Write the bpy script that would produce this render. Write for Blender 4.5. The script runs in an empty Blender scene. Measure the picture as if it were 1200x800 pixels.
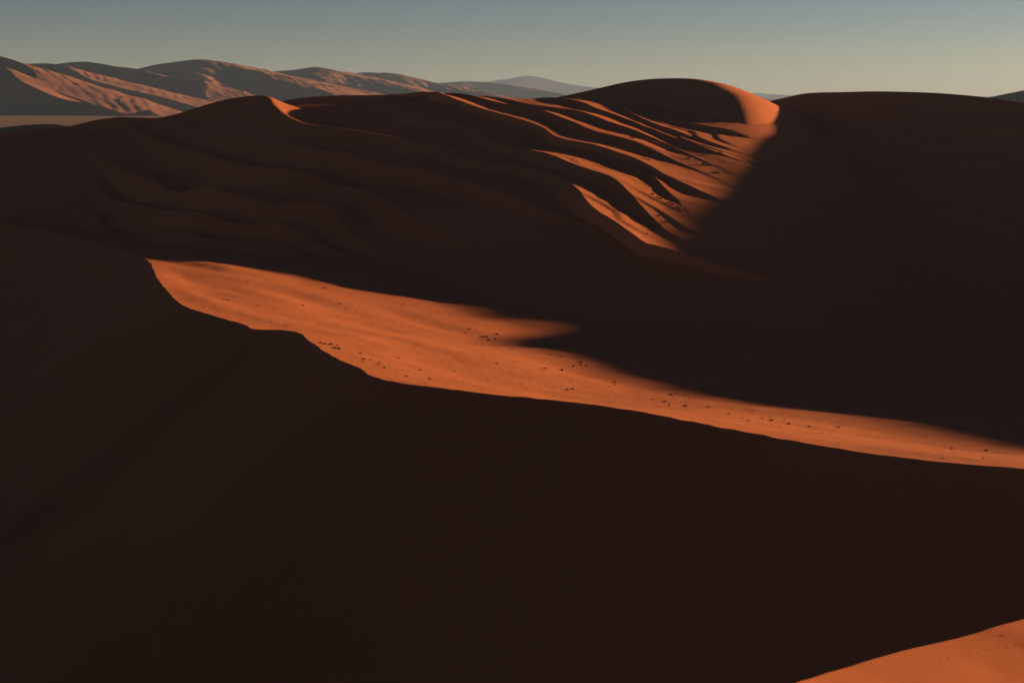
import bpy, math, random
import numpy as np

R = math.radians
scene = bpy.context.scene

# ------------------------------------------------------------------ camera
F_PX = 1667.0                      # 50 mm lens on a 36 mm sensor, in pixels of a 1200 wide picture
PITCH = math.atan(290.0 / F_PX)    # looking down from the dune crest
cam_data = bpy.data.cameras.new("camera")
cam_data.sensor_width = 36.0
cam_data.lens = 36.0 * F_PX / 1200.0
cam_data.clip_start = 0.5
cam_data.clip_end = 120000.0
cam = bpy.data.objects.new("camera", cam_data)
scene.collection.objects.link(cam)
cam.location = (0, 0, 0)
cam.rotation_euler = (math.pi / 2 - PITCH, 0, 0)
scene.camera = cam

# ------------------------------------------------------------------ sky, sun, exposure
SUN_AZ, SUN_EL = 67.0, 7.5         # degrees to the right of the view direction / above the horizon
world = bpy.data.worlds.new("World")
scene.world = world
world.use_nodes = True
wn, wl = world.node_tree.nodes, world.node_tree.links
wn.clear()
w_out = wn.new("ShaderNodeOutputWorld")
w_bg = wn.new("ShaderNodeBackground")
w_sky = wn.new("ShaderNodeTexSky")
w_sky.sky_type = 'NISHITA'
w_sky.sun_disc = False
w_sky.sun_elevation = R(SUN_EL)
w_sky.sun_rotation = R(SUN_AZ)
w_sky.altitude = 900
w_sky.air_density = 0.6
w_sky.dust_density = 0.2
w_sky.ozone_density = 1.0
w_gam = wn.new("ShaderNodeGamma")            # darkens the sky away from the horizon, cutting its fill in the shade
w_gam.inputs["Gamma"].default_value = 1.4
w_tint = wn.new("ShaderNodeMix")
w_tint.data_type = 'RGBA'
w_tint.blend_type = 'MULTIPLY'
w_tint.inputs[0].default_value = 1.0
w_tint.inputs[7].default_value = (1.42, 1.07, 0.95, 1)
wl.new(w_sky.outputs[0], w_gam.inputs["Color"])
wl.new(w_gam.outputs[0], w_tint.inputs[6])
wl.new(w_tint.outputs[2], w_bg.inputs[0])
w_bg.inputs[1].default_value = 0.0114
wl.new(w_bg.outputs[0], w_out.inputs[0])

sun_data = bpy.data.lights.new("sun", 'SUN')
sun_data.energy = 5.0
sun_data.angle = R(0.9)
sun_data.color = (1.0, 0.56, 0.25)
sun = bpy.data.objects.new("sun", sun_data)
scene.collection.objects.link(sun)
sun.rotation_euler = (R(90 - SUN_EL), 0, R(180 - SUN_AZ) + 0.0)

scene.view_settings.view_transform = 'Standard'
scene.view_settings.look = 'None'
scene.view_settings.gamma = 1.0
scene.view_settings.use_curve_mapping = False
scene.view_settings.exposure = 1.25
scene.cycles.max_bounces = 4
scene.cycles.volume_bounces = 0

S_DIR = np.array([math.sin(R(SUN_AZ)) * math.cos(R(SUN_EL)), math.cos(R(SUN_AZ)) * math.cos(R(SUN_EL)), math.sin(R(SUN_EL))])

# ------------------------------------------------------------------ helpers
ST, CT = math.sin(PITCH), math.cos(PITCH)


def ray(u, v):
    a, b = (u - 600.0) / F_PX, (400.0 - v) / F_PX
    return np.array([a, CT + b * ST, -ST + b * CT])


def at_y(u, v, y):
    """World point on the sight line at distance y ahead."""
    d = ray(u, v)
    return d * (y / d[1])


def at_z(u, v, z):
    d = ray(u, v)
    return d * (z / d[2])


def sstep(a, b, x):
    t = np.clip((x - a) / (b - a), 0, 1)
    return t * t * (3 - 2 * t)


def hash2(ix, iy, seed):
    h = (ix * 374761393 + iy * 668265263 + seed * 1442695041) & 0xFFFFFFFF
    h = ((h ^ (h >> 13)) * 1274126177) & 0xFFFFFFFF
    h = h ^ (h >> 16)
    return (h & 0xFFFF) / 32767.5 - 1.0


def vnoise(x, y, seed=0):
    ix, iy = np.floor(x).astype(np.int64), np.floor(y).astype(np.int64)
    fx, fy = x - ix, y - iy
    fx, fy = fx * fx * fx * (fx * (fx * 6 - 15) + 10), fy * fy * fy * (fy * (fy * 6 - 15) + 10)
    a, b = hash2(ix, iy, seed), hash2(ix + 1, iy, seed)
    c, d = hash2(ix, iy + 1, seed), hash2(ix + 1, iy + 1, seed)
    return (a * (1 - fx) + b * fx) * (1 - fy) + (c * (1 - fx) + d * fx) * fy


def fbm(x, y, octaves=3, seed=0):
    r, amp = 0, 1.0
    for o in range(octaves):
        r = r + amp * vnoise(x, y, seed + o * 17)
        x, y, amp = x * 2.03 + 11.3, y * 2.03 - 7.7, amp * 0.5
    return r


def saw(x):
    f = x - np.floor(x)
    return np.where(f < 0.72, 1 - f / 0.72, (f - 0.72) / 0.28) - 0.5


def spline(points, n):
    """Centripetal-like Catmull-Rom through points, resampled evenly by plan length."""
    P = np.array(points, float)
    P = np.vstack([2 * P[0] - P[1], P, 2 * P[-1] - P[-2]])
    out = []
    for i in range(1, len(P) - 2):
        p0, p1, p2, p3 = P[i - 1], P[i], P[i + 1], P[i + 2]
        d01, d12, d23 = [max(1e-6, np.linalg.norm(b[:2] - a[:2])) for a, b in ((p0, p1), (p1, p2), (p2, p3))]
        m1 = ((p1 - p0) / d01 * d12 + (p2 - p1) / d12 * d01) / (d01 + d12) * d12
        m2 = ((p2 - p1) / d12 * d23 + (p3 - p2) / d23 * d12) / (d12 + d23) * d12
        t = np.linspace(0, 1, 24, endpoint=False)[:, None]
        out.append((2 * t**3 - 3 * t**2 + 1) * p1 + (t**3 - 2 * t**2 + t) * m1 + (-2 * t**3 + 3 * t**2) * p2 + (t**3 - t**2) * m2)
    out = np.vstack(out + [P[-2][None]])
    s = np.concatenate([[0], np.cumsum(np.linalg.norm(np.diff(out[:, :2], axis=0), axis=1))])
    q = np.linspace(0, s[-1], n)
    return np.stack([np.interp(q, s, out[:, k]) for k in range(out.shape[1])], 1), q


def tps(points, reg=0.0):
    """Thin-plate surface z(x, y) through scattered points."""
    P = np.array(points, float)
    sc = 100.0
    X = P[:, :2] / sc
    n = len(X)

    def U(r2):
        return 0.5 * r2 * np.log(r2 + 1e-12)
    K = U(((X[:, None] - X[None]) ** 2).sum(-1)) + reg * np.eye(n)
    Q = np.hstack([np.ones((n, 1)), X])
    A = np.block([[K, Q], [Q.T, np.zeros((3, 3))]])
    w = np.linalg.solve(A, np.concatenate([P[:, 2], np.zeros(3)]))

    def f(x, y):
        x, y = np.asarray(x, float) / sc, np.asarray(y, float) / sc
        r = w[n] + w[n + 1] * x + w[n + 2] * y
        for i in range(n):
            r = r + w[i] * U((x - X[i, 0]) ** 2 + (y - X[i, 1]) ** 2)
        return r
    return f


def grid_mesh(name, X, Y, Z, mat, kind="structure"):
    nr, nc = X.shape
    me = bpy.data.meshes.new(name)
    co = np.stack([X, Y, Z], -1).reshape(-1, 3).astype(np.float32)
    idx = np.arange(nr * nc).reshape(nr, nc)
    quads = np.stack([idx[:-1, :-1], idx[:-1, 1:], idx[1:, 1:], idx[1:, :-1]], -1).reshape(-1, 4)
    # keep faces pointing up
    a, b, c = co[quads[0, 0]], co[quads[0, 1]], co[quads[0, 2]]
    if np.cross(b - a, c - b)[2] < 0:
        quads = quads[:, ::-1]
    nf = len(quads)
    me.vertices.add(len(co))
    me.vertices.foreach_set("co", co.ravel())
    me.loops.add(nf * 4)
    me.loops.foreach_set("vertex_index", np.ascontiguousarray(quads).ravel().astype(np.int32))
    me.polygons.add(nf)
    me.polygons.foreach_set("loop_start", np.arange(0, nf * 4, 4, dtype=np.int32))
    me.polygons.foreach_set("loop_total", np.full(nf, 4, np.int32))
    me.polygons.foreach_set("use_smooth", np.ones(nf, bool))
    me.update()
    me.validate()
    me.materials.append(mat)
    ob = bpy.data.objects.new(name, me)
    scene.collection.objects.link(ob)
    if kind:
        ob["kind"] = kind
    return ob


# ------------------------------------------------------------------ materials
def sand_material(name, base, ripple=1.0, mottle=0.06, scale=1.0, grain=0.035):
    m = bpy.data.materials.new(name)
    m.use_nodes = True
    n, l = m.node_tree.nodes, m.node_tree.links
    b = n["Principled BSDF"]
    b.inputs["Roughness"].default_value = 0.95
    b.inputs["Specular IOR Level"].default_value = 0.05
    geo = n.new("ShaderNodeNewGeometry")
    big = n.new("ShaderNodeTexNoise")
    big.inputs["Scale"].default_value = 0.03 * scale
    big.inputs["Detail"].default_value = 5
    fine = n.new("ShaderNodeTexNoise")
    fine.inputs["Scale"].default_value = 1.6 * scale
    fine.inputs["Detail"].default_value = 4
    l.new(geo.outputs["Position"], big.inputs["Vector"])
    l.new(geo.outputs["Position"], fine.inputs["Vector"])
    mix = n.new("ShaderNodeMix")
    mix.data_type = 'RGBA'
    c1 = tuple(c * (1 - mottle) for c in base)
    c2 = tuple(min(1, c * (1 + mottle)) for c in base)
    mix.inputs[6].default_value = (c1[0], c1[1] * 0.93, c1[2] * 0.9, 1)
    mix.inputs[7].default_value = (c2[0], c2[1] * 1.06, c2[2] * 1.08, 1)
    add = n.new("ShaderNodeMath")
    add.operation = 'ADD'
    sub = n.new("ShaderNodeMath")
    sub.operation = 'MULTIPLY_ADD'
    sub.inputs[1].default_value = grain * 8
    sub.inputs[2].default_value = -grain * 4
    l.new(fine.outputs[0], sub.inputs[0])
    l.new(big.outputs[0], add.inputs[0])
    l.new(sub.outputs[0], add.inputs[1])
    l.new(add.outputs[0], mix.inputs[0])
    l.new(mix.outputs[2], b.inputs["Base Color"])
    # wind ripples and soft unevenness as fine relief
    mp = n.new("ShaderNodeMapping")
    mp.inputs["Rotation"].default_value = (0, 0, R(27))
    mp.inputs["Scale"].default_value = (1.0, 0.18, 0.4)
    l.new(geo.outputs["Position"], mp.inputs["Vector"])
    rp = n.new("ShaderNodeTexNoise")
    rp.inputs["Scale"].default_value = 0.9 * scale
    rp.inputs["Detail"].default_value = 3
    rp.inputs["Distortion"].default_value = 0.6
    l.new(mp.outputs[0], rp.inputs["Vector"])
    bump = n.new("ShaderNodeBump")
    bump.inputs["Strength"].default_value = 1.0
    bump.inputs["Distance"].default_value = 0.055 * ripple / scale
    gr = n.new("ShaderNodeTexNoise")
    gr.inputs["Scale"].default_value = 0.33 * scale
    gr.inputs["Detail"].default_value = 6
    gr.inputs["Roughness"].default_value = 0.65
    l.new(geo.outputs["Position"], gr.inputs["Vector"])
    hm_ = n.new("ShaderNodeMath")
    hm_.operation = 'MULTIPLY_ADD'
    hm_.inputs[1].default_value = 0.9
    l.new(gr.outputs[0], hm_.inputs[0])
    l.new(rp.outputs[0], hm_.inputs[2])
    l.new(hm_.outputs[0], bump.inputs["Height"])
    l.new(bump.outputs[0], b.inputs["Normal"])
    return m


SAND = (0.435, 0.15, 0.070)
M_SAND = sand_material("orange_sand", SAND)
M_NEAR = sand_material("near_orange_sand", SAND, ripple=0.22, scale=2.0)
M_FAR = sand_material("far_sand", (0.26, 0.122, 0.088), ripple=0.0, scale=0.05, mottle=0.15)
M_PLAIN = sand_material("plain_gravel", (0.22, 0.15, 0.12), ripple=0.0, scale=0.02, mottle=0.2)

PLAIN_Z = -100.0

# ------------------------------------------------------------------ plain to the horizon
xs = np.concatenate([np.linspace(-34000, -9000, 10), np.linspace(-8000, 8000, 60), np.linspace(9000, 34000, 10)])
ys = np.concatenate([np.linspace(-3000, -200, 6), np.linspace(0, 12000, 60), np.linspace(14000, 40000, 10)])
X, Y = np.meshgrid(xs, ys)
grid_mesh("plain", X, Y, PLAIN_Z + 27 * sstep(1200, 4200, np.hypot(X, Y)) + 1.5 * vnoise(X / 900, Y / 900, 3), M_PLAIN)

# ------------------------------------------------------------------ valley floor between the dunes
floor_pts = [(-140, 420, -53), (-80, 400, -52), (0, 370, -54.5), (60, 340, -56), (110, 300, -55), (120, 400, -52), (70, 240, -53),
             (150, 220, -50), (200, 330, -50), (90, 160, -46), (60, 420, -53), (130, 500, -45), (160, 100, -45), (-200, 520, -54), (0, 480, -52), (240, 430, -45)]
floor_f = tps(floor_pts, 0.002)
gx, gy = np.arange(-260, 300, 2.0), np.arange(60, 620, 2.0)
X, Y = np.meshgrid(gx, gy)


def floor_z(x, y):
    return floor_f(x, y) + 0.5 * fbm(x / 45, y / 45, 2, 5)


# ------------------------------------------------------------------ the long crested dune across the middle
Q = np.array([0.80, 0.60])          # towards the sunny side
mc = [  # crest in the picture (u, v) and its height z
    (1800, 560, -27), (1500, 560, -30), (1350, 558, -32), (1200, 549, -34), (1100, 541, -35), (1000, 528, -36), (900, 511, -37), (800, 492, -38), (720, 477.5, -38.7),
    (650, 469, -39.3), (580, 462, -39.9), (520, 455, -40.4), (470, 449, -40.9), (440, 442, -41.2), (420, 431, -41.4), (385, 415, -41.8),
    (362, 399, -42.2), (336, 387, -42.6), (302, 386, -42.9), (285, 380, -43.2), (250, 370, -43.5), (217, 359, -43.9), (197, 342, -44.3),
    (183, 324, -44.7), (180, 317, -45.3), (172, 305, -47.2), (130, 290, -48.8), (60, 272, -48.3), (0, 262, -47.0), (-80, 254, -46), (-160, 250, -46)]
crest, arc = spline([at_z(*m) for m in mc], 1150)
crest[:, 0] += 0.10 * vnoise(arc / 3.1, arc * 0, 21) + 0.04 * vnoise(arc / 0.9, arc * 0, 22)
crest[:, 2] += 0.06 * vnoise(arc / 2.3, arc * 0, 23)
# spacing across: fine near the crest
sd = np.concatenate([np.linspace(0, 1.0, 9), np.linspace(1.3, 70, 200)[0:], np.geomspace(73, 140, 12)])
sl = np.concatenate([np.linspace(0.12, 2, 12), np.geomspace(2.3, 190, 130)])
s = np.concatenate([-sd[::-1], sl])
Sg = np.broadcast_to(s[None, :], (len(crest), len(s)))
X = crest[:, 0:1] + Q[0] * Sg
Y = crest[:, 1:2] + Q[1] * Sg
zc = crest[:, 2:3]
fl = floor_z(X, Y)
fc = floor_z(crest[:, 0:1], crest[:, 1:2])
L = 105.0
w = np.clip(Sg / L, 0, 1)
lit = fl + (zc - fc) * (1 - w) ** 2.0 * (1 + 0.6 * w) - 0.02 * np.clip(Sg - L, 0, None)
d = -Sg
dark = zc - 0.60 * d - 0.10 * (1 - np.exp(-d / 0.6)) + 0.25 * fbm(X / 18, Y / 18, 2, 31) * sstep(0, 8, d)
dark = np.maximum(dark, PLAIN_Z - 2)
Z = np.where(Sg > 0, lit, dark)
# a walked trail down the shaded face
def nearest_on(u, v):
    f_, r_ = Y * CT - Z * ST, Y * ST + Z * CT
    k_ = np.argmin((600 + F_PX * X / f_ - u) ** 2 + (400 - F_PX * r_ / f_ - v) ** 2 + 1e9 * (d < 0))
    return np.array([X.ravel()[k_], Y.ravel()[k_]])


t0, t1 = nearest_on(436, 446), nearest_on(200, 636)
tv = (t1 - t0) / np.linalg.norm(t1 - t0)
off = (X - t0[0]) * tv[1] - (Y - t0[1]) * tv[0] + 0.7 * vnoise(Y / 9, Y * 0, 41)
Z = Z - 0.34 * np.exp(-(off / 0.42) ** 2) * sstep(0.2, 3, d) * (1 + 0.8 * vnoise(X * 1.1, Y * 1.1, 42))
pa, qa = -0.6 * X + 0.8 * Y, 0.8 * X + 0.6 * Y
Z = Z + np.where(Sg > 0, (0.07 * fbm(X / 7, Y / 7, 3, 33) + 0.45 * fbm(pa / 70, qa / 16, 2, 35)) * sstep(0, 9, Sg), 0)
CREST_DUNE = grid_mesh("crested_dune", X, Y, Z, M_SAND)

X, Y = np.meshgrid(gx, gy)
Z = floor_z(X, Y) - 0.25
side = np.interp(Y[:, :].ravel(), crest[::1, 1], crest[::1, 0]).reshape(X.shape)   # stay on the sunny side of the crest
Z = np.where(X < side + 6, -110.0, Z)
grid_mesh("valley_floor", X, Y, Z, M_SAND)

# ------------------------------------------------------------------ ribbed dune massif
base_pts = [at_y(*p) for p in [
    # foot
    (860, 352, 362), (790, 340, 376), (700, 345, 372), (600, 340, 380), (450, 318, 430), (310, 300, 462), (190, 288, 490), (100, 276, 520), (0, 258, 560), (-100, 250, 590),
    # spine and lit shoulder
    (677, 222, 471), (645, 180, 532), (637, 150, 576), (605, 123, 627), (720, 262, 430), (790, 304, 392), (850, 235, 458), (760, 190, 516), (860, 190, 515), (870, 155, 570),
    (740, 150, 575), (800, 150, 585), (680, 119, 640), (800, 137, 618), (880, 142, 600), (740, 126, 640),
    # skyline to the left
    (515, 112, 655), (400, 125, 672), (310, 124, 668), (200, 141, 660), (100, 147, 650), (0, 160, 640), (-100, 174, 640),
    # shaded face
    (560, 230, 478), (450, 200, 540), (450, 250, 490), (310, 200, 570), (310, 250, 510), (200, 200, 590), (560, 170, 560), (100, 210, 585), (0, 200, 600)]]
# far side falls away
base_pts += [np.array([x, 740.0, z]) for x, z in ((-300, -60), (-180, -45), (-60, -35), (40, -30), (120, -30))]
base_pts += [np.array([x, 860.0, z]) for x, z in ((-300, -95), (-100, -90), (100, -90))]
base_pts += [np.array(p) for p in ((140, 380, -58.0), (150, 460, -50.0), (160, 560, -38.0))]
base_f = tps(base_pts, 0.004)
EP, EQ = np.array([-0.45, 0.893]), np.array([0.893, 0.45])


def hit_base(u, v, lift):
    dd = ray(u, v)
    y = np.arange(330, 800, 0.5)
    pts = dd[None, :] * (y / dd[1])[:, None]
    g = pts[:, 2] - base_f(pts[:, 0], pts[:, 1]) - lift
    k = np.argmax(g < 0) if (g < 0).any() else np.argmin(g)
    return pts[k]


# rib crests in the picture, nearest first; (u, v, height)
ribs = [
    [(187, 287, 1.0), (227, 292, 1.5), (300, 300, 1.0), (380, 312, 0)],
    [(130, 235, 0.5), (187, 258, 2.0), (253, 275, 2), (330, 285, 1.5), (443, 305, 0.5)],
    [(123, 190, 0.5), (163, 217, 2), (227, 240, 2.5), (310, 257, 2.5), (383, 262, 2.5), (417, 280, 1.5), (460, 300, 0.5)],
    [(187, 170, 1), (227, 190, 2.5), (317, 217, 3), (417, 226, 3), (473, 255, 2.5), (517, 275, 1), (600, 310, 0)],
    [(227, 160, 1), (300, 182, 2.5), (377, 192, 3), (487, 203, 3), (577, 220, 3), (633, 243, 2), (673, 256, 1), (740, 300, 0)],
    [(300, 142, 0.1), (390, 159, 0.2), (480, 168, 0.9), (547, 187, 2.2), (620, 195, 3), (660, 207, 3), (677, 220, 4.2), (690, 236, 4.6), (720, 259, 4.6), (760, 284, 4.2), (790, 301, 3.4), (835, 338, 1.5), (852, 350, 0.2)],
    [(309, 126, 0.0), (330, 138, 0.0), (365, 147, 0.0), (392, 149, 0.1), (440, 147, 0.3), (513, 141, 1.0), (553, 151, 1.5), (590, 169, 2.6), (640, 177, 4), (690, 196, 4), (718, 206, 3.6), (737, 223, 2.8), (765, 256, 1.2), (790, 280, 0.4), (820, 310, 0)],
    [(735, 181, 0.2), (753, 189, 1.3), (767, 205, 1.6), (782, 222, 1.0), (800, 240, 0.3), (815, 255, 0)],
    [(515, 112, 2.5), (560, 126, 2.5), (600, 136, 3), (637, 148.5, 3.4), (650, 158, 3.2), (700, 169, 3), (743, 183, 2.8), (757, 190, 2.6), (780, 203, 2.2), (800, 212, 1.8), (822, 223, 1.2), (853, 238, 0.4), (880, 255, 0.1)],
    [(560, 113, 2), (602, 122, 2.8), (633, 127, 2.8), (660, 137, 2.6), (700, 153, 2.6), (733, 161, 2.4), (773, 178, 1.6), (790, 188, 0.8), (850, 213, 0.3)],
    [(600, 116, 1.5), (637, 123, 2.2), (677, 128.5, 2.4), (717, 143, 2.2), (745, 152, 1.8), (765, 161, 0.9), (800, 178, 0.4), (850, 200, 0.2)],
    [(640, 110, 1.5), (681, 118, 2.2), (700, 126, 2.0), (722, 134, 1.6), (745, 143, 1.6), (790, 160, 1.0), (818, 169, 1.3), (845, 180, 0.6), (870, 190, 0.2)],
    [(670, 108, 1.2), (703, 116, 1.8), (740, 132, 1.8), (787, 151, 1.4), (820, 163, 0.9), (860, 178, 0.3)],
    [(720, 114, 1.2), (760, 129, 1.8), (800, 142, 1.8), (860, 154, 1.2), (885, 163, 0.3)],
]
P0, P1 = 240.0, 880.0
pg = np.arange(P0, P1, 1.0)
rq, ra = [], []
for rb in ribs:
    pts = np.array([hit_base(u, v, h) for u, v, h in rb])
    arr = np.column_stack([pts[:, 0], pts[:, 1], [h for _, _, h in rb]])
    sp, _ = spline(arr, 400)
    pp = sp[:, :2] @ EP
    qq = sp[:, :2] @ EQ
    o = np.argsort(pp)
    pp, qq, aa = pp[o], qq[o], sp[o, 2]
    q = np.interp(pg, pp, qq)
    a = np.interp(pg, pp, aa)
    # carry on past both ends, straight and sinking
    lo, hi = pg < pp[0], pg > pp[-1]
    k0 = (np.interp(pp[0] + 25, pp, qq) - qq[0]) / 25
    k1 = (qq[-1] - np.interp(pp[-1] - 25, pp, qq)) / 25
    q = np.where(lo, qq[0] + k0 * (pg - pp[0]), np.where(hi, qq[-1] + k1 * np.minimum(pg - pp[-1], 40), q))
    a = np.where(lo, a * np.exp(-(pp[0] - pg) / 20), np.where(hi, a * np.exp(-(pg - pp[-1]) / 30), a))
    rq.append(q)
    ra.append(a)
rq, ra = np.array(rq), np.array(ra)
xg = pg[None] * EP[0] + rq * EQ[0]
ra = ra * (0.8 + 0.9 * sstep(0, -45, xg) + 1.3 * sstep(-35, -85, xg))
i_b = 7                              # the short branch rib stays just below its neighbour
rq[i_b] = np.minimum(rq[i_b], rq[i_b + 1] - 3.5)
for i in range(1, len(rq)):        # keep the crests apart
    rq[i] = np.maximum(rq[i], rq[i - 1] + 3.0)
print("rib gaps", np.round((rq[1:] - rq[:-1])[:, ::80], 1).tolist())
q_lo, q_hi = rq[0] - 120, rq[-1] + 130
edges = [q_lo] + list(rq) + [q_hi]
amps = [np.zeros_like(pg)] + list(ra) + [np.zeros_like(pg)]
cols_q, cols_d = [], []
for i in range(len(edges) - 1):
    n = 26 if 0 < i < len(edges) - 2 else 40
    g = edges[i + 1] - edges[i]
    slip = np.minimum(0.62 * g, amps[i + 1] / 0.42 + 1.0)      # length of the slip face of the next rib
    tt = np.linspace(0, 1, n, endpoint=(i == len(edges) - 2))
    for t in tt:
        ws = t * g
        stoss_len = np.maximum(g * 0.95, 1.0)
        zl = amps[i] * np.clip(1 - ws / stoss_len, 0, 1) ** 1.3
        k = np.clip((ws - (g - slip)) / slip, 0, 1)
        zr = amps[i + 1] * k ** 1.15
        h = 0.35
        m = np.maximum(zl, zr)
        sm = 0.5 * (zl + zr + np.sqrt((zl - zr) ** 2 + h * h)) - 0.5 * h * 0.3
        cols_q.append(edges[i] + ws)
        cols_d.append(np.where(m > 0.96 * np.maximum(amps[i], amps[i + 1]), m, sm))
Qg, Dg = np.array(cols_q).T, np.array(cols_d).T
Pg = np.broadcast_to(pg[:, None], Qg.shape)
X = Pg * EP[0] + Qg * EQ[0]
Y = Pg * EP[1] + Qg * EQ[1]


def rib_detail(x, y):
    """Scalloped hollows on the shaded flank, small streaks on the sunlit one."""
    wx, wy = x + 14 * vnoise(x / 60, y / 60, 55), y + 14 * vnoise(x / 60, y / 60, 56)
    scal = 1 - np.abs(vnoise((0.8 * wx + 0.6 * wy) / 34, (-0.6 * wx + 0.8 * wy) / 75, 57)) * 2.0
    scal2 = 1 - np.abs(vnoise(wx / 24, wy / 30, 58)) * 2.0
    m_sh = sstep(-25, -75, x) * sstep(330, 420, y) * (1 - sstep(515, 570, y))
    m_li = sstep(0, 30, x) * sstep(395, 425, y)
    fine = saw((x * EQ[0] + y * EQ[1]) / 7.5 + 0.9 * vnoise(x / 26, y / 26, 59)) * sstep(-0.1, 0.5, vnoise(x / 34, y / 34, 60))
    return m_sh * (4.6 * scal + 2.0 * scal2 - 2.6) + m_li * 0.42 * fine + 0.25 * fbm(x / 30, y / 30, 3, 51)


Z = base_f(X, Y) + Dg + rib_detail(X, Y) + 0.05 * fbm(X / 4, Y / 4, 2, 52)
o_ = np.argsort(crest[:, 1])         # nothing of the massif beyond the long crest's shaded side
Z = Z - 0.9 * np.clip(np.interp(Y, crest[o_, 1], crest[o_, 0]) - X - 2, 0, None)
Z = np.maximum(Z, PLAIN_Z - 3)
RIB_DUNE = grid_mesh("ribbed_dune", X, Y, Z, M_SAND)


def massif_z(x, y):
    """Height of the ribbed massif at any point."""
    p, q = x * EP[0] + y * EP[1], x * EQ[0] + y * EQ[1]
    r = np.clip((p - pg[0]), 0, len(pg) - 1.001)
    i0 = r.astype(int)
    f = r - i0
    lo, hi = Qg[i0, 0] * (1 - f) + Qg[i0 + 1, 0] * f, 0
    out = np.zeros_like(x)
    ncol = Qg.shape[1]
    for i in range(ncol - 1):
        a, b = Qg[i0, i] * (1 - f) + Qg[i0 + 1, i] * f, Qg[i0, i + 1] * (1 - f) + Qg[i0 + 1, i + 1] * f
        m = (q >= a) & (q < b)
        if m.any():
            k = (q - a) / np.maximum(b - a, 1e-6)
            out = np.where(m, Dg[i0, i] * (1 - k) + Dg[i0, i + 1] * k, out)
    return base_f(x, y) + out + rib_detail(x, y)


# ------------------------------------------------------------------ generic dune swept from its crest line
def sweep_dune(name, pts, direction, dark_prof, lit_prof, n_along, s_dark, s_lit, mat, noise=None, lit_dir=None, under=None):
    c, arc_ = spline(pts, n_along)
    dv = np.array(direction, float)
    dv = dv / np.linalg.norm(dv)
    s_ = np.concatenate([-np.array(s_dark)[::-1], [0.0], np.array(s_lit)])
    S = np.broadcast_to(s_[None], (len(c), len(s_)))
    lv = dv if lit_dir is None else np.array(lit_dir, float) / np.linalg.norm(lit_dir)
    Xs = c[:, 0:1] + np.where(S > 0, lv[0], dv[0]) * S
    Ys = c[:, 1:2] + np.where(S > 0, lv[1], dv[1]) * S
    T = np.broadcast_to(np.linspace(0, 1, len(c))[:, None], S.shape)
    Zs = c[:, 2:3] - np.where(S > 0, lit_prof(np.abs(S), T), dark_prof(np.abs(S), T))
    if noise is not None:
        Zs = Zs + noise(Xs, Ys, S, T)
    if under is not None:                      # melt the foot into the ground it lies on
        g = under(Xs, Ys) - 0.4
        h = 3.0 * sstep(0, 12, np.abs(S))
        Zs = 0.5 * (Zs + g + np.sqrt((Zs - g) ** 2 + h * h)) - 0.1 * h
    return grid_mesh(name, Xs, Ys, np.maximum(Zs, PLAIN_Z - 4), mat)


# rounded summit behind the ribs
hump = [at_y(*p) for p in [(560, 135, 760), (640, 118, 735), (690, 107, 715), (740, 95.5, 700), (800, 92, 685), (834, 96.5, 665), (852, 103.5, 645), (866, 112.5, 628), (874, 125, 610), (879, 143, 588), (884, 168, 560), (890, 200, 530)]]
sweep_dune("rounded_dune", hump, (0.85, 0.52), lambda s_, t: 0.46 * (np.sqrt(s_ * s_ + 64) - 8), lambda s_, t: 0.38 * (np.sqrt(s_ * s_ + 144) - 12),
           300, np.linspace(0.8, 110, 90), np.linspace(0.8, 180, 90), M_SAND, noise=lambda x, y, s_, t: 0.2 * fbm(x / 25, y / 25, 2, 61))

# ------------------------------------------------------------------ big shaded dune closing the bowl on the right
rc = [at_y(860, 135, 745), at_y(885, 124, 735), at_y(905, 118, 727), at_y(922, 114, 720), at_y(938, 110.5, 712), at_y(990, 108, 690), at_y(1050, 107.5, 655), at_y(1095, 109.0, 640), at_y(1135, 112.0, 624), at_y(1200, 120.6, 587),
      np.array([231.0, 540, -7.8]), np.array([240.0, 510, -9.8]), np.array([246.0, 482, -13.4]), np.array([252.0, 466, -15.5]), np.array([256.0, 457, -15.8]), np.array([259.0, 450, -17.9]), np.array([265.0, 440, -18.0]), np.array([272.0, 425, -13.5]),
      np.array([285.0, 380, -13.0]), np.array([290.0, 320, -12.0]),
      np.array([288.0, 262, -10.0]), np.array([285.0, 180, -14.0]), np.array([285.0, 80, -30.0])]
c, arc_ = spline(rc, 420)
ctr = np.array([60.0, 350.0])
tin = np.concatenate([np.linspace(0, 0.05, 12), np.linspace(0.06, 0.9, 110)])
tout = -np.linspace(0.01, 0.9, 60)[::-1]
tt = np.concatenate([tout, tin])
T = np.broadcast_to(tt[None], (len(c), len(tt)))
X = c[:, 0:1] + (ctr[0] - c[:, 0:1]) * T
Y = c[:, 1:2] + (ctr[1] - c[:, 1:2]) * T
D = np.hypot(ctr[0] - c[:, 0:1], ctr[1] - c[:, 1:2])
fl = floor_z(X, Y)
fc = floor_z(c[:, 0:1], c[:, 1:2])
k = np.clip(T / 0.82, 0, 1)
inner = fl + (c[:, 2:3] - fc) * (1 - k) ** 1.9 - 0.6 * k
outer = c[:, 2:3] - 0.30 * np.abs(T) * D
Z = np.where(T >= 0, inner, outer) + (0.3 * fbm(X / 40, Y / 40, 3, 71) + 1.0 * fbm((-0.45 * X + 0.89 * Y) / 60, (0.89 * X + 0.45 * Y) / 9, 3, 73)) * sstep(0, 0.08, np.abs(T)) * (1 - sstep(0.45, 0.72, T))
grid_mesh("shaded_dune", X, Y, Z, M_SAND)

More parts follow.
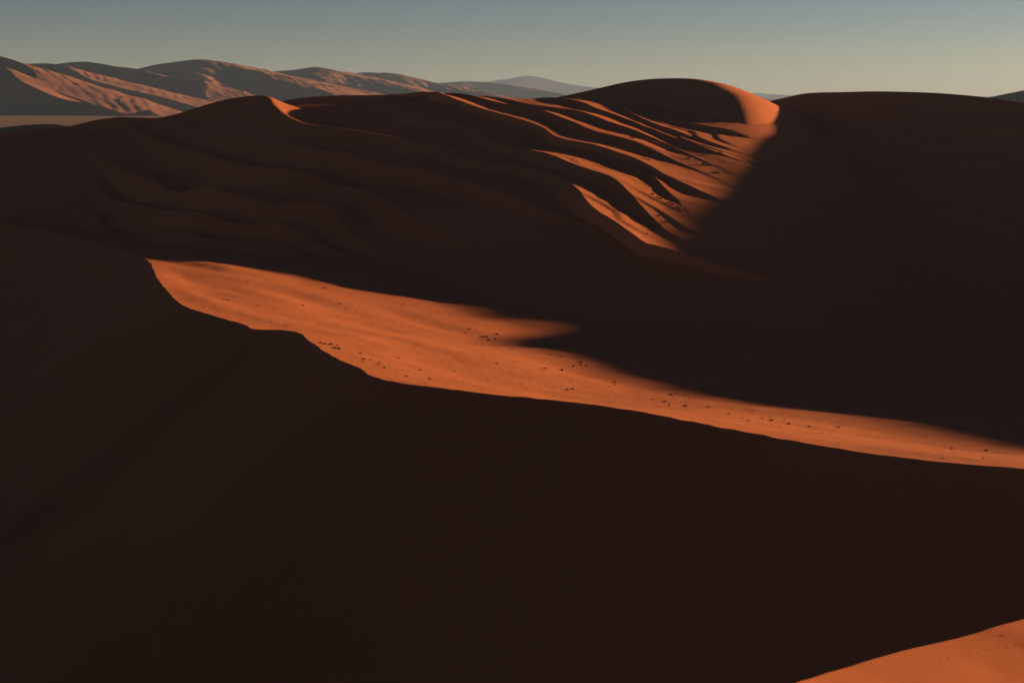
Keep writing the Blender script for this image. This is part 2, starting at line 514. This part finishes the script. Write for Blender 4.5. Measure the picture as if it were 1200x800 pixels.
# ------------------------------------------------------------------ the near dune under the camera
nc = [np.array(p, float) for p in ((-230, -560, 85), (-165, -400, 98), (-112, -260, 84), (-64, -145, 50), (-30, -62, 16), (-13, -24, 0.2), (-5, -7, -2.0), (-0.5, 2, -2.2), (3.4, 12, -6.3), (6.5, 26, -12.8))]  # first points add an unseen high crest behind the camera to block sky light
nc += [at_z(905, 812, -17.2), at_z(930, 800, -17.4), at_z(1000, 778, -17.8), at_z(1065, 760, -18.1), at_z(1130, 743, -18.3), at_z(1200, 724, -18.5), at_z(1300, 697, -18.9), at_z(1500, 650, -19.5), at_z(1900, 580, -20)]
c, arc_ = spline(nc, 1500)
c[:, 2] += 0.06 * vnoise(arc_ / 2.7, arc_ * 0, 83) + 0.02 * vnoise(arc_ / 0.7, arc_ * 0, 84)
dv = np.array([0.9, -0.43])
s_ = np.concatenate([-np.geomspace(0.2, 330, 64)[::-1], [0], np.geomspace(0.1, 160, 110)])
S = np.broadcast_to(s_[None], (len(c), len(s_)))
X, Y = c[:, 0:1] + dv[0] * S, c[:, 1:2] + dv[1] * S
Z = c[:, 2:3] - np.where(S > 0, 0.18 * S + 0.0005 * S * S, 0.62 * np.abs(S))
Z = Z + 0.05 * fbm(X / 5, Y / 5, 3, 81) * sstep(0, 3, np.abs(S))
NEAR_DUNE = grid_mesh("near_dune", X, Y, np.maximum(Z, PLAIN_Z - 3), M_NEAR)

# two smaller crests on the massif's skyline
def soft(k, r):
    return lambda s_, t: k * (np.sqrt(s_ * s_ + r * r) - r)


for pts in ([(0, 157, 640), (50, 150.5, 640), (82, 148, 640), (112, 141, 640), (138, 137.5, 640), (192, 137.3, 640), (220, 130, 640), (243, 122.5, 641), (268, 116, 642), (298, 112.3, 640), (311, 112.5, 634), (321, 123, 618), (338, 137, 600), (364, 146, 586), (393, 149.5, 577), (425, 154, 571), (480, 164, 560), (540, 176, 548)],
            [(318, 126, 700), (332, 119, 692), (348, 115.5, 684), (372, 113.2, 676), (400, 112, 669), (440, 111.5, 663), (485, 109.3, 660), (511, 107.5, 656), (518, 112, 644), (522, 121, 628), (545, 125.5, 616), (578, 129, 607), (620, 134, 605)]):
    sweep_dune("skyline_dune", [at_y(*p) for p in pts], (0.85, 0.52), soft(0.52, 1.0), soft(0.42, 1.2), 420, np.geomspace(0.3, 70, 60), np.geomspace(0.3, 90, 60), M_SAND,
               noise=lambda x, y, s_, t: 0.2 * fbm(x / 20, y / 20, 2, 65) * sstep(0, 5, np.abs(s_)), under=massif_z, lit_dir=(1.0, -0.05))


# ------------------------------------------------------------------ far dunes and hills beyond the plain
def far_noise(amp, wave, seed, along=(0.893, 0.45), lump=1.0):
    def fn(x, y, s_, t):
        q = x * along[0] + y * along[1]
        p = -x * along[1] + y * along[0]
        w = q / wave + 0.8 * vnoise(x / (wave * 5), y / (wave * 5), seed) + 0.3 * vnoise(x / (wave * 1.3), y / (wave * 1.3), seed + 1)
        m = 0.12 + 1.1 * sstep(-0.2, 0.7, vnoise(x / (wave * 3.5), y / (wave * 3.5), seed + 2)) + 0.25 * vnoise(x / wave, y / wave, seed + 3)
        edge = sstep(0, wave * 0.6, np.abs(s_))
        return (0.48 * amp * saw(w) * m + amp * 0.7 * fbm(x / (wave * 2.5), y / (wave * 2.5), 4, seed + 5)) * edge
    return fn


def g_(a, b, n):
    return np.geomspace(a, b, n)


RT = (0.92, -0.38)
FAR = [  # name, crest (u, v, distance), uphill direction of the dark side, lit-side direction, dark slope, lit slope, noise
    ("low_dark_dune", [(-120, 168, 1500), (-50, 155, 1480), (0, 150, 1450), (25, 147, 1430), (52, 145.6, 1410), (72, 146.5, 1390), (90, 151, 1370), (120, 160, 1340)], (0.5, 0.87), None, 0.4, 0.2, (0.5, 40, 101)),
    ("small_far_dune", [(130, 136, 5000), (150, 133.6, 4980), (162, 131.5, 4970), (173, 129, 4950), (177, 130.5, 4900), (182, 134, 4850)], (0.9, 0.43), RT, 0.5, 0.25, (2, 60, 111)),
    ("far_dune", [(-300, 90, 5900), (-150, 66, 5800), (-60, 60, 5720), (0, 66, 5650), (17, 71, 5620), (30, 76.5, 5560), (39, 83, 5480), (42.5, 90, 5400), (40, 95, 5350), (36, 99, 5300)], (0.9, 0.43), RT, 0.50, 0.25, (5, 50, 121)),
    ("far_dune", [(6, 79, 5430), (10, 82, 5400), (20, 92, 5320), (35, 100, 5230), (60, 111.5, 5120), (80, 117.5, 5040), (97, 120.5, 5000), (125, 128, 4900), (150, 134, 4800)], (0.8, 0.6), (0.95, -0.3), 0.5, 0.30, (3, 40, 131)),
    ("far_dune", [(30, 75, 7000), (55, 74.5, 6900), (75, 78, 6750), (90, 84.5, 6600), (106, 93, 6450), (150, 105, 6250), (190, 114, 6050), (240, 128, 5800), (270, 136, 5700)], (0.8, 0.6), RT, 0.5, 0.2, (4.5, 45, 141)),
    ("far_dune", [(10, 82, 7700), (60, 76, 7600), (85, 73, 7550), (100, 72.5, 7500), (130, 77.5, 7400), (150, 79.5, 7350), (200, 91, 7100), (234, 95, 6950), (239, 106, 6800), (243, 116, 6680), (270, 130, 6500)], (0.7, 0.7), RT, 0.45, 0.22, (6, 45, 151)),
    ("far_dune", [(120, 88, 8300), (165, 80, 8200), (182, 76, 8150), (205, 72.8, 8100), (222, 70.5, 8070), (236, 69.8, 8040), (252, 71.5, 8000), (275, 78, 7900), (300, 83, 7800), (330, 92, 7600), (380, 106, 7300), (430, 122, 6900)], (0.35, 0.94), (0.95, 0.2), 0.30, 0.2, (10, 60, 161)),
    ("far_dune", [(225, 84, 7800), (236, 89, 7650), (246, 96, 7500), (264, 103.5, 7350), (300, 116, 7150), (330, 128, 6950)], (0.8, 0.6), RT, 0.45, 0.22, (9, 50, 171)),
    ("far_dune", [(268, 82, 8000), (276, 88, 7850), (290, 98, 7650), (310, 106, 7450), (340, 118, 7200), (370, 130, 7000)], (0.8, 0.6), RT, 0.4, 0.2, (9, 50, 176)),
    ("far_dune", [(270, 92, 9600), (320, 84, 9500), (345, 82, 9450), (370, 78.8, 9400), (386, 81, 9350), (410, 88, 9250), (440, 94, 9100), (480, 104, 8800), (540, 118, 8400)], (0.1, 0.99), (0.95, 0.2), 0.24, 0.2, (11, 65, 181)),
    ("far_dune", [(380, 96, 11200), (425, 85, 11200), (450, 86, 11150), (480, 91, 11000), (510, 97, 10900), (540, 104, 10700), (600, 116, 10300)], (0.1, 0.99), (0.95, 0.2), 0.24, 0.2, (16, 90, 191)),
    ("far_dune", [(480, 100, 17000), (520, 97, 17000), (545, 95.5, 16900), (562, 96, 16900), (600, 100, 16700), (660, 110, 16200)], (0.2, 0.98), None, 0.25, 0.2, (16, 120, 201)),
    ("far_hill", [(540, 101, 32500), (562, 97.5, 32500), (585, 94, 32400), (600, 92, 32300), (617, 89, 32200), (631, 90.3, 32200), (652, 95.5, 32100), (682, 101, 32000), (720, 105, 31900), (780, 112, 31700)], (0.5, 0.86), None, 0.3, 0.2, (5, 700, 211)),
    ("far_hill", [(820, 115, 36000), (860, 112, 36000), (886, 109.3, 36000), (902, 110.3, 36000), (925, 111.8, 35900), (950, 114, 35800)], (0.5, 0.86), None, 0.3, 0.2, (5, 700, 221)),
    ("right_far_dune", [(1120, 125, 2900), (1150, 116, 2900), (1165, 113, 2900), (1182, 109.5, 2900), (1200, 106, 2900), (1260, 97, 2900), (1400, 90, 2850), (1600, 110, 2700)], (0.3, 0.95), None, 0.45, 0.2, (3, 60, 231)),
]
for name, pts, dr, lr, kd, kl, (na, nw, seed) in FAR:
    dist = pts[0][2]
    reach = dist * 0.13 if dist > 4000 else 320
    reach = min(reach, 1300) if dist < 20000 else 2200
    na_, nb_ = (260, 95) if 5500 < dist < 12000 else (200, 60)
    ss = reach * np.linspace(0, 1, nb_ + 1)[1:] ** 1.4
    sweep_dune(name, [at_y(*p) for p in pts], dr, soft(kd, 2.0), soft(kl, 2.0), na_, ss, ss * 1.2, M_FAR, noise=far_noise(na, nw, seed), lit_dir=lr)

# ------------------------------------------------------------------ dry grass tufts on the sunlit sand
from mathutils import Vector
from mathutils.bvhtree import BVHTree


def bvh_of(ob):
    me = ob.data
    co = np.empty(len(me.vertices) * 3, np.float32)
    me.vertices.foreach_get("co", co)
    pv = np.empty(len(me.polygons) * 4, np.int32)
    me.loops.foreach_get("vertex_index", pv)
    return BVHTree.FromPolygons(co.reshape(-1, 3).tolist(), pv.reshape(-1, 4).tolist())


TREES = {k: bvh_of(o) for k, o in (("crest", CREST_DUNE), ("rib", RIB_DUNE), ("near", NEAR_DUNE))}


def ground_at(u, v, which):
    d = Vector(ray(u, v)).normalized()
    hit = TREES[which].ray_cast(Vector((0, 0, 0)), d)
    if hit[0] is None:
        return None, None
    down = TREES[which].ray_cast(hit[0] + Vector((0, 0, 3)), Vector((0, 0, -1)))
    return (down[0] or hit[0]), hit[1]


M_TUFT = bpy.data.materials.new("dry_grass")
M_TUFT.use_nodes = True
tn, tl = M_TUFT.node_tree.nodes, M_TUFT.node_tree.links
tb = tn["Principled BSDF"]
tb.inputs["Roughness"].default_value = 0.9
tno = tn.new("ShaderNodeTexNoise")
tno.inputs["Scale"].default_value = 9
tra = tn.new("ShaderNodeValToRGB")
tra.color_ramp.elements[0].color = (0.035, 0.022, 0.012, 1)
tra.color_ramp.elements[1].color = (0.11, 0.07, 0.035, 1)
tl.new(tno.outputs[0], tra.inputs[0])
tl.new(tra.outputs[0], tb.inputs["Base Color"])


def tuft_mesh(seed):
    """A sand-hugging clump of bent dry blades, about 1 m across."""
    rnd = random.Random(seed)
    vs, fs = [], []
    for k in range(70):
        a = rnd.uniform(0, 2 * math.pi)
        r0 = 0.42 * math.sqrt(rnd.random())
        bx, by = r0 * math.cos(a) * 1.15, r0 * math.sin(a) * 0.8
        lean = rnd.uniform(0.1, 0.75)
        az = a + rnd.uniform(-0.9, 0.9)
        L_ = rnd.uniform(0.22, 0.5) * (1.15 - 0.7 * r0)
        wd = rnd.uniform(0.012, 0.03)
        sx, sy = -math.sin(az) * wd, math.cos(az) * wd
        p1 = (bx + math.cos(az) * L_ * lean * 0.4, by + math.sin(az) * L_ * lean * 0.4, L_ * 0.62)
        p2 = (bx + math.cos(az) * L_ * lean * 1.1, by + math.sin(az) * L_ * lean * 1.1, L_ * (1.0 - 0.45 * lean))
        i0 = len(vs)
        vs += [(bx - sx, by - sy, -0.06), (bx + sx, by + sy, -0.06), (p1[0] + sx * 0.8, p1[1] + sy * 0.8, p1[2]), (p1[0] - sx * 0.8, p1[1] - sy * 0.8, p1[2]), p2]
        fs += [(i0, i0 + 1, i0 + 2, i0 + 3), (i0 + 3, i0 + 2, i0 + 4)]
    me = bpy.data.meshes.new("grass_tuft")
    me.from_pydata(vs, [], fs)
    me.materials.append(M_TUFT)
    return me


TUFT_MESHES = [tuft_mesh(k) for k in range(6)]
rnd = random.Random(7)
CREST_TUFTS = [(262, 351), (267, 352), (302, 358), (290, 330), (355, 358), (398, 356), (380, 338), (472, 357), (310, 378, 3), (317, 378, 3), (327, 380, 3), (335, 382, 3),
               (375, 402, 6), (380, 403, 5), (387, 404, 7), (395, 405, 6), (392, 408, 6), (397, 409, 7), (422, 414), (426, 421, 6), (425, 423), (434, 422), (445, 424), (443, 427), (450, 431), (467, 420),
               (476, 441, 6.5), (503, 444, 6.5), (499, 449, 3), (492, 434), (478, 435, 3), (472, 434, 3), (532, 435, 5), (528, 413), (545, 390), (527, 370, 3), (550, 386, 5), (566, 395, 7), (570, 395, 6), (572, 399, 6),
               (582, 392, 5), (580, 398, 5), (600, 409), (582, 426), (635, 432, 5), (639, 432, 5), (645, 416), (646, 407, 3), (657, 418), (680, 425, 5), (680, 428), (672, 429, 5), (687, 429), (658, 434, 5), (708, 427), (719, 430), (703, 430, 3),
               (732, 438, 3), (737, 439, 3), (739, 441, 3), (720, 448), (720, 451), (715, 453, 3), (664, 457, 5), (671, 456), (786, 463, 5), (792, 461), (802, 463), (779, 471, 5), (784, 474), (784, 476), (803, 476, 6),
               (808, 468), (765, 468), (820, 454), (822, 457), (830, 477), (854, 485, 5), (870, 490), (877, 493), (882, 481), (893, 490), (904, 493, 5), (902, 489, 3), (948, 500, 5), (919, 492), (932, 487), (913, 500, 3),
               (963, 507), (973, 507, 3), (982, 501), (1115, 526, 5), (1156, 528, 5), (1104, 537), (1152, 537)]
RIB_TUFTS = [(741, 162, 6), (774, 162, 5), (796, 161, 5), (794, 167), (791, 168), (811, 162, 5), (816, 175), (823, 182, 5), (792, 177, 6), (788, 176, 5), (807, 186, 6), (825, 193, 7), (829, 194, 6), (833, 194, 5), (755, 186, 5), (759, 188),
             (837, 203, 6), (841, 203, 5), (844, 179, 5), (765, 228, 5), (770, 231, 5), (774, 233, 5), (784, 238, 6), (788, 240, 6), (793, 243, 6), (796, 245, 6), (801, 246, 5), (805, 248, 5), (730, 249, 4), (735, 251, 5), (740, 252, 5),
             (772, 253, 5), (781, 260, 5), (762, 265, 5), (767, 266, 5), (773, 264, 5), (779, 261), (758, 274, 5), (800, 253)]
BIG_TUFT = [(924, 497, 8)]


ORD = ["first", "second", "third", "fourth", "fifth", "sixth", "seventh", "eighth", "ninth", "tenth", "eleventh", "twelfth", "thirteenth", "fourteenth", "fifteenth",
       "sixteenth", "seventeenth", "eighteenth", "nineteenth", "twentieth"]


def place_tufts(spots, which, label, group):
    spots = sorted(spots)
    for n, sp in enumerate(spots):
        w_px = (sp[2] if len(sp) > 2 else 4.0) * rnd.uniform(0.7, 1.1)
        p, nrm = ground_at(sp[0], sp[1], which)
        if p is None:
            continue
        sc = w_px / F_PX * p.length
        ob = bpy.data.objects.new("grass_tuft", rnd.choice(TUFT_MESHES))
        scene.collection.objects.link(ob)
        ob.location = p
        ob.scale = (sc, sc, sc * rnd.uniform(0.8, 1.3))
        ob.rotation_euler = (0, 0, rnd.uniform(-0.5, 0.5))
        ob["label"] = ("%s dark grass tuft from the left %s" % (ORD[n], label)) if group else label
        ob["category"] = "grass tuft"
        if group:
            ob["group"] = group


CLUSTERS = [  # which tufts, phrase
    (lambda u, v: u < 345, "near the pointed left end of the sunlit slope"),
    (lambda u, v: u < 415 and v >= 400, "in the tight row at the crest's bend"),
    (lambda u, v: u < 546 and v >= 410, "along the crest edge left of centre"),
    (lambda u, v: u < 546, "high on the left sunlit slope"),
    (lambda u, v: u < 660, "around the soft shadow tip mid slope"),
    (lambda u, v: u < 745, "below the shadow edge mid slope"),
    (lambda u, v: u < 860, "on the sunlit strip right of centre"),
    (lambda u, v: True, "on the narrowing right end of the strip"),
]
left_over = list(CREST_TUFTS)
for test, phrase in CLUSTERS:
    sel = [t for t in left_over if test(t[0], t[1])]
    left_over = [t for t in left_over if t not in sel]
    place_tufts(sel, "crest", phrase, "tufts on the sunlit slope")
place_tufts([t for t in RIB_TUFTS if t[1] < 185], "rib", "on the topmost sunlit ribs", "tufts on the sunlit ribs")
place_tufts([t for t in RIB_TUFTS if 185 <= t[1] < 225], "rib", "halfway down the sunlit ribs", "tufts on the sunlit ribs")
place_tufts([t for t in RIB_TUFTS if t[1] >= 225], "rib", "at the foot of the sunlit ribs", "tufts on the sunlit ribs")
place_tufts(BIG_TUFT, "crest", "largest dark grass tuft on the narrowing right end of the sunlit slope", None)


# ------------------------------------------------------------------ a line of small prints over the near sunlit sand
def print_mesh():
    vs, fs = [], []
    n = 10
    rings = ((1.5, -0.02), (1.05, 0.13), (0.75, 0.05), (0.3, -0.01))
    for r, z in rings:
        for k in range(n):
            a = 2 * math.pi * k / n
            vs.append((r * math.cos(a), 0.7 * r * math.sin(a), z + 0.03 * math.sin(3 * a + r)))
    for i in range(len(rings) - 1):
        for k in range(n):
            fs.append((i * n + k, i * n + (k + 1) % n, (i + 1) * n + (k + 1) % n, (i + 1) * n + k))
    fs.append(tuple(range((len(rings) - 1) * n, len(rings) * n)))
    me = bpy.data.meshes.new("hoof_print")
    me.from_pydata(vs, [], fs)
    me.materials.append(M_NEAR)
    return me


PRINT = print_mesh()
spots = [(1030, 782.5), (1033, 782), (1172, 744), (1175, 744)]
spots += [(1095 + 8.5 * k + rnd.uniform(-2, 2), 773 - 1.55 * k + rnd.uniform(-0.8, 0.8)) for k in range(13)]
for u, v in spots:
    p, nrm = ground_at(u, v, "near")
    if p is None:
        continue
    ob = bpy.data.objects.new("hoof_print", PRINT)
    scene.collection.objects.link(ob)
    ob.parent = NEAR_DUNE
    ob.location = p
    ob.rotation_euler = Vector((0, 0, 1)).rotation_difference(nrm if nrm.z > 0 else -nrm).to_euler()
    k = rnd.uniform(0.03, 0.05)
    ob.scale = (k, k, k)

# ------------------------------------------------------------------ dusty desert air
def closed_box(name, lo, hi):
    me = bpy.data.meshes.new(name)
    v = [(x, y, z) for z in (lo[2], hi[2]) for y in (lo[1], hi[1]) for x in (lo[0], hi[0])]
    f = [(0, 2, 3, 1), (4, 5, 7, 6), (0, 1, 5, 4), (2, 6, 7, 3), (0, 4, 6, 2), (1, 3, 7, 5)]
    me.from_pydata(v, [], f)
    ob = bpy.data.objects.new(name, me)
    scene.collection.objects.link(ob)
    return ob


HAZE_DENSITY = 2.4e-5
haze = closed_box("haze", (-34500, -3400, -106), (34500, 40500, 440))
haze["kind"] = "stuff"
hm = bpy.data.materials.new("haze")
hm.use_nodes = True
hm.node_tree.nodes.clear()
ho = hm.node_tree.nodes.new("ShaderNodeOutputMaterial")
hv = hm.node_tree.nodes.new("ShaderNodeVolumePrincipled")
hv.inputs["Color"].default_value = (0.33, 0.57, 1.0, 1)
hv.inputs["Density"].default_value = HAZE_DENSITY
hv.inputs["Anisotropy"].default_value = 0.2
hm.node_tree.links.new(hv.outputs[0], ho.inputs["Volume"])
haze.data.materials.append(hm)
